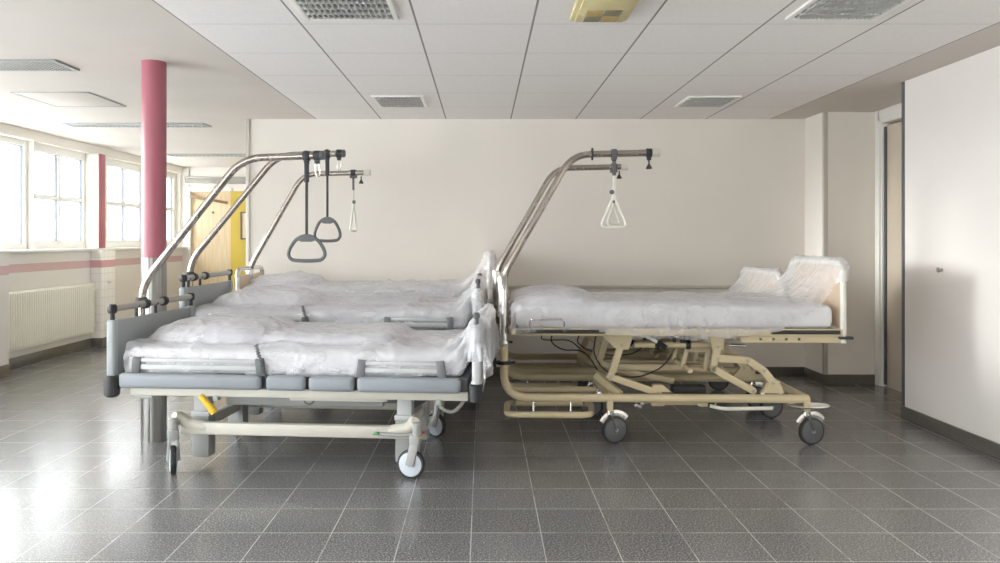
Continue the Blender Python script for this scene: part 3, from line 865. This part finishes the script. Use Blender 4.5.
# ------------------------------------------------------------------ cream tubular bed with scissor lift
OX = 1.06
def cream_bed(label, loc, rz, lift, swivels, pole_clamps, rings, seed, px=0.):
    t = thing('hospital_bed', label, 'bed', loc, rz, 'cream tubular hospital beds')
    L = lift; y0 = .37
    # chassis: two bent side tubes that rise at the head end
    for s in (-1, 1):
        pts = fillet([(-OX, s*y0, .64), (-OX, s*y0, .295), (.88, s*y0, .295)], .16, 10)
        m = MB(); m.tube(pts, .027, 14)
        m.build('side_tube', M['cream_metal'], t)
    m = MB()
    m.tube(fillet([(-OX, -.10, .52), (-OX, -.10, .295), (-.44, -.10, .295)], .15, 8), .022, 12)
    m.tube([(.87, -y0, .295), (.87, y0, .295)], .026, 12)
    m.tube([(-.38, -y0, .295), (-.38, y0, .295)], .026, 12)
    m.tube([(-OX, -y0, .52), (-OX, y0, .52)], .018, 10)
    m.bar((-.44, -.12, .40), (-.30, -.30, .30), .03, .05, .004)
    for x in (-.38, .87):
        for s in (-1, 1): m.box((x, s*y0, .25), (.038, .045, .08), .004)
    m.build('cross_member', M['cream_metal'], t)
    # low bumper loop
    lp = closed_round([(-OX+.02, -y0-.005, .185), (-.50, -y0-.005, .185), (-.46, -.02, .185), (-OX+.02, -.02, .185)], .07, 6)
    m = MB(); m.tube(lp, .021, 12, True)
    lo = m.build('lower_loop', M['cream_metal'], t)
    m = MB()
    for x in (-.87, -.63):
        m.tube([(x, -y0+.01, .28), (x, -y0, .165)], .005, 6); m.tube([(x, -.10, .28), (x, -.03, .19)], .005, 6)
    for x in (-1.0, -.53): m.bar((x, -.10, .28), (x+.02, -.05, .19), .012, .03, .003)
    m.build('hanger', M['chrome'], lo)
    for (ex, s, sw) in ((-.38, -1, swivels[0]), (.87, -1, swivels[1]), (-.38, 1, swivels[2]), (.87, 1, swivels[3])):
        caster(t, ex, s*y0, sw, 'chrome')
    # head end: chrome hoop with laminate panel
    hp = fillet([(-OX, -y0, .62), (-OX, -y0, 1.06+L*.5), (-OX, y0, 1.06+L*.5), (-OX, y0, .62)], .09, 8)
    hh = MB().tube(hp, .020, 14).build('head_hoop', M['chrome'], t)
    MB().box((-OX, 0, .86+L*.5), (.016, .70, .30), .006).build('head_board', M['brown_panel'], hh)
    m = MB()
    for s in (-1, 1): m.lathe([(-.02, .028), (-.015, .031), (.015, .031), (.02, .028)], (-OX, s*y0, .645), 'Z', 14)
    m.build('hoop_collar', M['chrome'], hh)
    m = MB(); m.lathe([(-.012, .022), (-.01, .05), (.01, .05), (.012, .022)], (-OX, -y0, .52), 'Z', 18, Matrix.Scale(1, 3)); m.box((-OX+.045, -y0, .52), (.06, .03, .018), .006)
    m.build('buffer_disc', M['black'], t)
    # deck
    m = MB()
    for s in (-1, 1): m.box((.02, s*.435, .727+L), (2.08, .03, .046), .005)
    for x in (-1.0, -.35, .3, 1.04): m.box((x, 0, .722+L), (.04, .86, .04), .004)
    dk = m.build('deck_frame', M['cream_metal'], t)
    for s in (-1, 1):
        for a, b in ((-.98, -.42), (.62, 1.05)):
            MB().box(((a+b)/2, s*.453, .730+L), (b-a, .012, .026), .005).build('rubber_strip', M['black'], dk)
    MB().box((.02, 0, .738+L), (2.04, .84, .02), .004).build('deck_board', M['dark_grey'], dk)
    m = MB()
    for s in (-1, 1): m.box((.75, s*.415, .682+L), (.62, .03, .044), .004)
    sb = m.build('sub_rail', M['cream_metal'], dk)
    m = MB()
    for x in (.56, .64, .72, .80): m.lathe([(0, .009), (-.008, .008)][::-1], (x, -.431, .684+L), 'Y', 10)
    m.build('bolt', M['dark_grey'], sb)
    m = MB(); m.box((1.09, -.43, .694+L), (.09, .05, .018), .008)
    m.build('corner_buffer', M['black'], dk)
    # mattress retainer
    for s in (-1, 1):
        MB().tube(fillet([(-.90, s*.456, .73+L), (-.90, s*.475, .81+L), (-.68, s*.475, .81+L), (-.68, s*.456, .73+L)], .03, 5), .006, 8).build('mattress_retainer', M['chrome'], dk)
    # scissor lift
    kz = L*.5
    for s in (-1, 1):
        yy = s*.30
        def arm(pts, w=.045):
            m = MB()
            for a, b in zip(pts, pts[1:]):
                m.bar((a[0], yy, a[1]), (b[0], yy, b[1]), .034, w, .005)
            for a in pts: m.lathe([(-.021, .01), (-.02, .022), (.02, .022), (.021, .01)], (a[0], yy, a[1]), 'Y', 14)
            o = m.build('scissor_arm', M['cream_metal'], t)
            q = MB()
            for a in pts: q.lathe([(-.026, .006), (-.025, .010), (.025, .010), (.026, .006)], (a[0], yy, a[1]), 'Y', 10)
            q.build('pivot', M['steel'], o)
        arm([(-.30, .625+L), (-.365, .425+kz)]); arm([(-.37, .422+kz), (-.06, .315)])
        arm([(.325, .62+L), (.295, .475+kz)]); arm([(.295, .475+kz), (.55, .335)])
        arm([(.325, .545+kz), (.52, .53+kz), (.62, .465+kz*.6), (.68, .385)], .05)
        m = MB(); m.prism([(-.44, .70+L), (-.22, .70+L), (-.25, .60+L), (-.33, .60+L)], yy-.02, yy+.02)
        m.prism([(.27, .70+L), (.37, .70+L), (.36, .60+L), (.29, .60+L)], yy-.02, yy+.02)
        m.prism([(-.12, .325), (.02, .325), (-.03, .37), (-.09, .37)], yy-.02, yy+.02)
        m.prism([(.60, .32), (.75, .32), (.715, .40), (.665, .40)], yy-.02, yy+.02)
        m.build('pivot_bracket', M['cream_metal'], t)
    m = MB()
    for yy in (-.14, .14):
        for p, q in (((.16, .575+kz), (.31, .575+kz)), ((.135, .46+kz), (.28, .44+kz)), ((.165, .58+kz), (.135, .455+kz)), ((.31, .58+kz), (.28, .435+kz))):
            m.bar((p[0], yy, p[1]), (q[0], yy, q[1]), .03, .03, .004)
    m.tube([(.15, -.3, .46+kz), (.15, .3, .46+kz)], .018, 10)
    m.build('lift_frame', M['cream_metal'], t)
    m = MB()
    for yy in (.0, .16): m.box((.02, yy, .435+kz), (.62, .05, .045), .006)
    m.bar((-.32, .05, .42+kz), (.12, .05, .33), .04, .04, .005)
    m.build('lift_beam', M['cream_metal'], t)
    # actuators under the deck and along the chassis
    a = MB().tube([(-.20, -.22, .617+L), (.42, -.22, .617+L)], .020, 12).build('upper_actuator', M['cream_metal'], t)
    MB().tube([(.42, -.22, .617+L), (.53, -.22, .613+L)], .010, 10).build('piston_rod', M['chrome'], a)
    m = MB()
    for x in (-.05, .155): m.lathe([(-.015, .02), (-.012, .03), (.012, .03), (.015, .02)], (x, -.22, .617+L), 'X', 14)
    m.box((.12, -.22, .65+L), (.03, .03, .08), .004); m.box((.065, -.22, .66+L), (.02, .02, .06), .003)
    m.build('actuator_collar', M['black'], a)
    for x in (-.13, .23):
        q = MB().tube([(x, -.25, .685+L), (x+.075, -.25, .640+L)], .013, 10).build('gas_strut', M['white_plastic'], t)
        MB().tube([(x+.075, -.25, .640+L), (x+.135, -.25, .600+L)], .017, 10).build('strut_sleeve', M['black'], q)
    b = MB().tube([(-.04, -.24, .243), (.24, -.24, .243)], .019, 12).build('lower_actuator', M['cream_metal'], t)
    m = MB(); m.box((-.05, -.24, .25), (.09, .06, .06), .01); m.box((.27, -.24, .255), (.12, .08, .07), .014)
    m.build('motor_housing', M['cream_metal'], b)
    m = MB(); m.box((.29, -.28, .235), (.04, .02, .03), .005); m.box((.16, -.20, .325), (.22, .10, .05), .01)
    m.build('valve_block', M['black'], b)
    m = MB(); m.tube([(-.18, -.30, .25), (-.09, -.27, .25)], .008, 8)
    for k in range(5):
        th = k*2*PI/5; m.lathe([(-.012, .006), (-.01, .012), (.01, .012), (.012, .006)], (-.185+.022*math.cos(th), -.32, .25+.022*math.sin(th)), 'Y', 10)
    m.build('star_knob', M['steel'], t)
    m = MB(); m.tube(fillet([(.28, -.30, .232), (.34, -.36, .226), (.66, -.36, .232)], .04, 5), .012, 10, flat=.7)
    m.build('pump_pedal', M['white_plastic'], t)
    # round brake pedal at the free end
    m = MB(); m.lathe([(-.006, .10), (-.008, .118), (.0, .124), (.008, .118), (.006, .10)], (.87, -y0-.03, .258), 'Z', 28, Matrix.Diagonal((1.1, .55, 1)))
    m.build('brake_pedal', M['chrome'], t)
    for pts in ([(-.45, -.2, .67+L), (-.47, -.2, .56+L*.5), (-.40, -.22, .44), (-.20, -.24, .39), (.0, -.22, .47+kz), (.09, -.2, .62+L)],
                [(-.70, .1, .68+L), (-.74, .1, .60+L), (-.66, .05, .54+L*.5), (-.50, .0, .55+L*.5), (-.42, -.05, .42)]):
        MB().tube(fillet(pts, .12, 6), .005, 6).build('cable', M['black'], t)
    # far end: white hoop with panel
    ch = fillet([(OX+.02, -.42, .66+L), (OX+.02, -.42, 1.165+L), (OX+.02, .42, 1.165+L), (OX+.02, .42, .66+L)], .12, 8)
    eh = MB().tube(ch, .019, 14).build('end_hoop', M['white_plastic'], t)
    MB().box((OX+.02, 0, .945+L), (.016, .78, .38), .006).build('end_board', M['brown_panel'], eh)
    # mattress
    MB().box((.02, 0, .822+L), (2.01, .85, .155), .05, None, 4).build('mattress', M['mattress'], t)
    # pole
    o, top = lifting_pole(t, -OX-.01+px, 0, 1.06, .48, .84, .62, .60, pole_clamps, M['dull_chrome'], .0235, True, M['pale_metal'], rings, -.02)
    MB().lathe([(-.14, .034), (-.13, .036), (.13, .036), (.14, .034)], (-OX-.01+px, 0, .92), 'Z', 16).build('pole_socket', M['chrome'], t)
    return t, o, top

D_LOC, D_RZ = (1.205, 5.31, 0), math.radians(-1.5)
E_LOC, E_RZ = (1.215, 6.33, 0), 0.
C_LOC, C_RZ = (-1.02, 6.89, 0), 0.
bedD, poleD, topD = cream_bed('cream tubular bed with scissor lift on the right, nearer to the camera', D_LOC, D_RZ, 0, (.35, .25, 2.8, .2), (-.30, -.06), (-.45,), 3)
bedE, poleE, topE = cream_bed('lower cream tubular bed on the right, hidden behind the nearer one', E_LOC, E_RZ, -.12, (.6, .1, .3, 2.9), (-.14,), (), 4, -.035)
bedC, poleC, topC = cream_bed('cream tubular bed on the left, third in the row and against the back wall', C_LOC, C_RZ, .0, (.3, .4, 2.9, .1), (-.14,), (), 5)
pole_knob(poleD, -.06, 0, topD-.035); pole_knob(poleE, -.095, 0, topE-.02); pole_knob(poleC, -.07, 0, topC-.02)

# ------------------------------------------------------------------ grab handles hanging from the poles
def strap_piece(m, x, y, z0, z1, w): m.box((x, y, (z0+z1)/2), (w, .006, z1-z0), .001)
def loop_handle(label, wp, ztop, zg, w, h, rz):
    t = thing('grab_handle', label, 'grab handle', (wp[0], wp[1], 0), rz, 'looped grab handles on straps')
    m = MB(); strap_piece(m, 0, 0, zg-.01, ztop, .017); m.box((0, 0, ztop-.07), (.03, .014, .16), .005); m.box((0, 0, ztop+.01), (.028, .062, .062), .01)
    m.build('strap', M['black'], t)
    ctrl = [(-.10, 0, 0), (-.30, 0, -.16), (-.46, 0, -.52), (-.50, 0, -.78), (-.40, 0, -.97), (-.15, 0, -1.0), (.15, 0, -1.0), (.40, 0, -.97), (.50, 0, -.78), (.46, 0, -.52), (.30, 0, -.16), (.10, 0, 0)]
    pts = closed_round([(a*w, 0, zg+c*h) for a, b, c in ctrl], .05, 4)
    m = MB(); m.tube(pts, .011, 10, True)
    g = m.build('grip', M['dark_grey'], t)
    m = MB(); m.prism([(-.26*w, zg-.17*h), (-.10*w, zg+.03*h), (.10*w, zg+.03*h), (.26*w, zg-.17*h), (.12*w, zg-.24*h), (-.12*w, zg-.24*h)], -.012, .012)
    m.build('grip_saddle', M['dark_grey'], g)
    return t
pa = loc_to_world(A_LOC, A_RZ, (-.03, -.10, 0)); pb = loc_to_world(B_LOC, B_RZ, (-.065, -.27, 0))
loop_handle('large grey looped grab handle on a black strap, nearer and lower of the left pair', pa, topA-.0, 1.335, .225, .15, 0)
loop_handle('higher and farther grey looped grab handle on a black strap, right one of the pair', pb, topB-.0, 1.468, .19, .165, 0)
def tri_handle(label, wp, ztop, zt, zb, w, rz, clampw=.036):
    t = thing('grab_handle', label, 'grab handle', (wp[0], wp[1], 0), rz, 'triangular grab handles')
    m = MB(); m.box((0, 0, ztop-.0), (clampw, .066, .075), .008); m.box((0, 0, ztop-.085), (.026, .014, .12), .004)
    m.build('clip', M['dark_grey'], t)
    m = MB(); strap_piece(m, 0, 0, zt-.01, ztop-.13, .022); m.lathe([(-.008, .008), (.008, .008)], (0, 0, zt+.01), 'Y', 10)
    m.build('strap', M['white_plastic'], t)
    pts = closed_round([(0, 0, zt+.01), (w/2, 0, zb), (-w/2, 0, zb)], .045, 6)
    MB().tube(pts, .010, 10, True).build('grip', M['white_plastic'], t)
    MB().box((0, 0, zt-.005), (.035, .024, .04), .008).build('grip_top', M['white_plastic'], t)
    MB().lathe([(-.01, .016), (.01, .016)], (-.018, -.012, zt+.03), 'Y', 10).build('buckle', M['dark_grey'], t)
    return t
pd = loc_to_world(D_LOC, D_RZ, (-.30, 0, 0)); pe = loc_to_world(E_LOC, E_RZ, (-.14, 0, 0)); pc = loc_to_world(C_LOC, C_RZ, (-.14, 0, 0))
tri_handle('white triangular grab handle in front, hanging from the nearer right-hand pole', pd, topD-.0, 1.61, 1.40, .19, 0)
tri_handle('white triangular grab handle seen inside the larger one, on the farther right-hand pole', pe, topE-.0, 1.60, 1.432, .14, .5)
tri_handle('narrow edge-on grab handle hanging from the pole nearest the back wall on the left', pc, topC-.0, 1.62, 1.39, .17, math.radians(80))

# ------------------------------------------------------------------ bedding and film
def pillow(loc, rz, c, half, label, seed, tilt=0.):
    m = MB(); soft_pad(m, (0, 0, 0), half, .02, seed)
    o = m.build('pillow', M['bedding'], None, 60)
    o.location = loc_to_world(loc, rz, c); o.rotation_euler = (0, tilt, rz)
    return tag(o, label, 'pillow', 'pillows under the film')
def duvet(loc, rz, c, half, label, seed):
    m = MB(); m.box((0, 0, 0), (half[0]*2, half[1]*2, half[2]*2), .028, None, 4)
    o = m.build('duvet', M['bedding'], None, 60)
    o.location = loc_to_world(loc, rz, c); o.rotation_euler = (0, 0, rz)
    return tag(o, label, 'duvet', 'duvets under the film')
pillow(A_LOC, A_RZ, (-.56, .02, .725), (.36, .34, .088), 'plump white pillow under plastic at the head of the nearest grey bed', 3)
duvet(A_LOC, A_RZ, (.10, .06, .71), (.39, .33, .034), 'folded white duvet under plastic in the middle of the nearest grey bed', 9)
pillow(B_LOC, B_RZ, (-.53, .02, .725+BL), (.36, .34, .072), 'white pillow under plastic on the second bed of the left row', 5)
pillow(C_LOC, C_RZ, (-.72, .0, .92), (.26, .34, .062), 'white pillow under plastic on the bed against the back wall at left', 6)
pillow(D_LOC, D_RZ, (-.74, -.02, .91), (.26, .37, .052), 'flat white pillow under plastic at the pole end of the nearer right-hand bed', 8)

def sdA(L, pil, duv):
    def f(P):
        d = sd_box(P, (-.01, 0, .628+L), (.97, .44, .075), .04)
        d = np.minimum(d, sd_box(P, (HX, 0, .66+L), (.022, .50, .21), .012))
        d = np.minimum(d, sd_box(P, (-HX, 0, .70+L), (.022, .50, .17), .012))
        d = np.minimum(d, sd_pil(P, *pil))
        if duv: d = np.minimum(d, sd_box(P, *duv, .03))
        return d
    return f
def sdC(L, pil):
    def f(P):
        d = sd_box(P, (.02, 0, .825+L), (1.01, .43, .08), .045)
        d = np.minimum(d, sd_box(P, (.02, 0, .727+L), (1.04, .462, .024), .01))
        d = np.minimum(d, sd_box(P, (OX+.02, 0, .93+L), (.024, .44, .255), .022))
        d = np.minimum(d, sd_box(P, (-OX, 0, .83), (.024, .40, .25), .02))
        if pil: d = np.minimum(d, sd_pil(P, *pil))
        return d
    return f
def trimA(L):
    def f(P, X, s):
        lim = .452+.25*max(0, 1-s/70)
        ins = X < HX-.06
        P[..., 1] = np.where(ins, np.clip(P[..., 1], -lim, lim), P[..., 1])
        P[..., 2] = np.where(ins, np.maximum(P[..., 2], .566+L), P[..., 2])
    return f
def keepA(X, Y):
    w = .015*np.sin(X*9)+.012*np.sin(X*23+1)
    return (np.abs(Y) < .595+w+np.where(X > HX-.05, .05, 0)) & (X < HX+.27+.04*np.sin(Y*7+1)) & (X > -.985+.012*np.sin(Y*11))
def keepD(X, Y):
    w = .008*np.sin(X*8)+.006*np.sin(X*25+2); e = .10*np.clip((X-.62)/.4, 0, 1)
    return (Y > -.555+e+w-.05*np.exp(-((X-.2)/.42)**2)) & (Y < .56-e+w) & (X < OX+.035+.008*np.sin(Y*8)) & (X > -1.03+.012*np.sin(Y*13))
drape('plastic_sheet', A_LOC, A_RZ, -.99, HX+.32, -.62, .62, .0195, .95, sdA(0, ((-.56, .02, .725), (.38, .36, .095)), ((.10, .06, .71), (.40, .34, .036))),
      'clear plastic film over the nearest grey bed, spilling over its foot panel', 11, crump=.8, trim=trimA(0), lockx=HX, top=(.885, .50), keep=keepA)
drape('plastic_sheet', B_LOC, B_RZ, -.98, HX+.32, -.62, .62, .021, .95+BL, sdA(BL, ((-.53, .02, .725+BL), (.38, .36, .08)), ((.1, .12, .71+BL), (.5, .26, .036))),
      'clear plastic film over the second bed of the left row', 12, crump=.8, trim=trimA(BL), lockx=HX, top=(.885+BL, .50), keep=keepA)
drape('plastic_sheet', C_LOC, C_RZ, -1.0, OX+.10, -.60, .52, .023, 1.22, sdC(0, ((-.72, 0, .92), (.28, .36, .07))),
      'clear plastic film over the bed against the back wall at left', 13, lockx=OX+.02, top=(1.192, .44))
drape('plastic_sheet', D_LOC, D_RZ, -1.08, OX+.20, -.66, .60, .0195, 1.22, sdC(0, ((-.74, -.02, .91), (.27, .38, .06))),
      'clear plastic film over the nearer right-hand bed, draped over its end board', 14, crump=.6, lockx=OX+.02, top=(1.192, .44), keep=keepD)
drape('plastic_sheet', E_LOC, E_RZ, -1.06, OX+.20, -.60, .60, .024, 1.10, sdC(-.12, None),
      'clear plastic film over the hidden bed, showing behind the nearer right-hand bed', 15, crump=.5, lockx=OX+.02, top=(1.072, .44), keep=keepD)

def split_pieces(names):
    for o in [o for o in C.objects if o.type == 'MESH' and o.name.split('.')[0] in names]:
        bm = bmesh.new(); bm.from_mesh(o.data); bm.verts.ensure_lookup_table()
        seen = set(); comps = []
        for v in bm.verts:
            if v.index in seen: continue
            st = [v]; seen.add(v.index); comp = []
            while st:
                q = st.pop(); comp.append(q.index)
                for e in q.link_edges:
                    w_ = e.other_vert(q)
                    if w_.index not in seen: seen.add(w_.index); st.append(w_)
            comps.append(set(comp))
        bm.free()
        if len(comps) < 2: continue
        base = o.name.split('.')[0]; src = o.data
        for k, cp in enumerate(comps):
            b2 = bmesh.new(); b2.from_mesh(src)
            b2.verts.ensure_lookup_table()
            bmesh.ops.delete(b2, geom=[v for v in b2.verts if v.index not in cp], context='VERTS')
            me = bpy.data.meshes.new(base); b2.to_mesh(me); b2.free()
            me.materials.clear(); me.materials.append(src.materials[0])
            if k == 0: o.data = me
            else:
                n = bpy.data.objects.new(base, me); C.objects.link(n); n.parent = o.parent
split_pieces({'cross_member', 'pivot_bracket', 'bracket', 'hanger', 'hoop_collar', 'sub_rail', 'bolt', 'rail_bracket', 'valve', 'pipe', 'brace', 'lift_beam', 'valve_block', 'actuator_collar', 'motor_housing', 'drive_beam'})

# ------------------------------------------------------------------ light
w = bpy.data.worlds.new('sky'); bpy.context.scene.world = w; w.use_nodes = True
nt = w.node_tree; nt.nodes.clear()
out = nt.nodes.new('ShaderNodeOutputWorld'); bg = nt.nodes.new('ShaderNodeBackground')
tc = nt.nodes.new('ShaderNodeTexCoord'); sp = nt.nodes.new('ShaderNodeSeparateXYZ'); rp = nt.nodes.new('ShaderNodeValToRGB')
nt.links.new(tc.outputs['Generated'], sp.inputs[0]); nt.links.new(sp.outputs[2], rp.inputs[0])
rp.color_ramp.elements[0].position = 0.0; rp.color_ramp.elements[0].color = (.99, .99, .99, 1)
rp.color_ramp.elements[1].position = .6; rp.color_ramp.elements[1].color = (.93, .96, 1.0, 1)
nt.links.new(rp.outputs[0], bg.inputs[0]); mr = nt.nodes.new('ShaderNodeMapRange'); nt.links.new(sp.outputs[2], mr.inputs[0])
mr.inputs[1].default_value = .05; mr.inputs[2].default_value = .75; mr.inputs[3].default_value = 4.3; mr.inputs[4].default_value = 12.5
nt.links.new(mr.outputs[0], bg.inputs[1])
nt.links.new(bg.outputs[0], out.inputs[0])
def portal(loc, rot, sx, sy):
    ld = bpy.data.lights.new('window_portal', 'AREA'); ld.shape = 'RECTANGLE'; ld.size = sx; ld.size_y = sy
    ld.cycles.is_portal = True
    o = bpy.data.objects.new('window_portal', ld); C.objects.link(o); o.location = loc; o.rotation_euler = rot
for (a, b, _, _) in WINS:
    portal((-5.12, (a+b)/2, 1.79 if a > 4.15 else 1.22), (0, -PI/2, 0), 1.17 if a > 4.15 else 2.32, b-a)
portal((-1.8, 10.1, 1.65), (0, PI/2, 0), .9, 2.6)
portal((-3.25, YR-.25, 1.31), (PI/2, 0, 0), 2.7, 2.03)

sl = bpy.data.lights.new('hazy_low_sun', 'SUN'); sl.energy = 2.2; sl.angle = math.radians(11); sl.color = (1, .99, .97)
so = bpy.data.objects.new('hazy_low_sun', sl); C.objects.link(so); so.location = (-12, 5, 3)
so.rotation_euler = Vector((1, 0, -math.tan(math.radians(6)))).to_track_quat('-Z', 'Y').to_euler()

# ------------------------------------------------------------------ camera
cd = bpy.data.cameras.new('camera'); cam = bpy.data.objects.new('camera', cd); C.objects.link(cam)
cam.location = (0, 0, CH); cam.rotation_euler = (PI/2, 0, 0)
cd.sensor_width = 36; cd.lens = F*36/1000; cd.shift_x = .017; cd.shift_y = -.0415
cd.clip_start = .05; cd.clip_end = 200
sc = bpy.context.scene; sc.camera = cam
sc.view_settings.view_transform = 'Standard'; sc.view_settings.look = 'None'
sc.view_settings.exposure = .84
sc.view_settings.gamma = 1.12
sc.cycles.max_bounces = 14; sc.cycles.diffuse_bounces = 7; sc.cycles.glossy_bounces = 5
sc.cycles.transparent_max_bounces = 16; sc.cycles.sample_clamp_indirect = 6
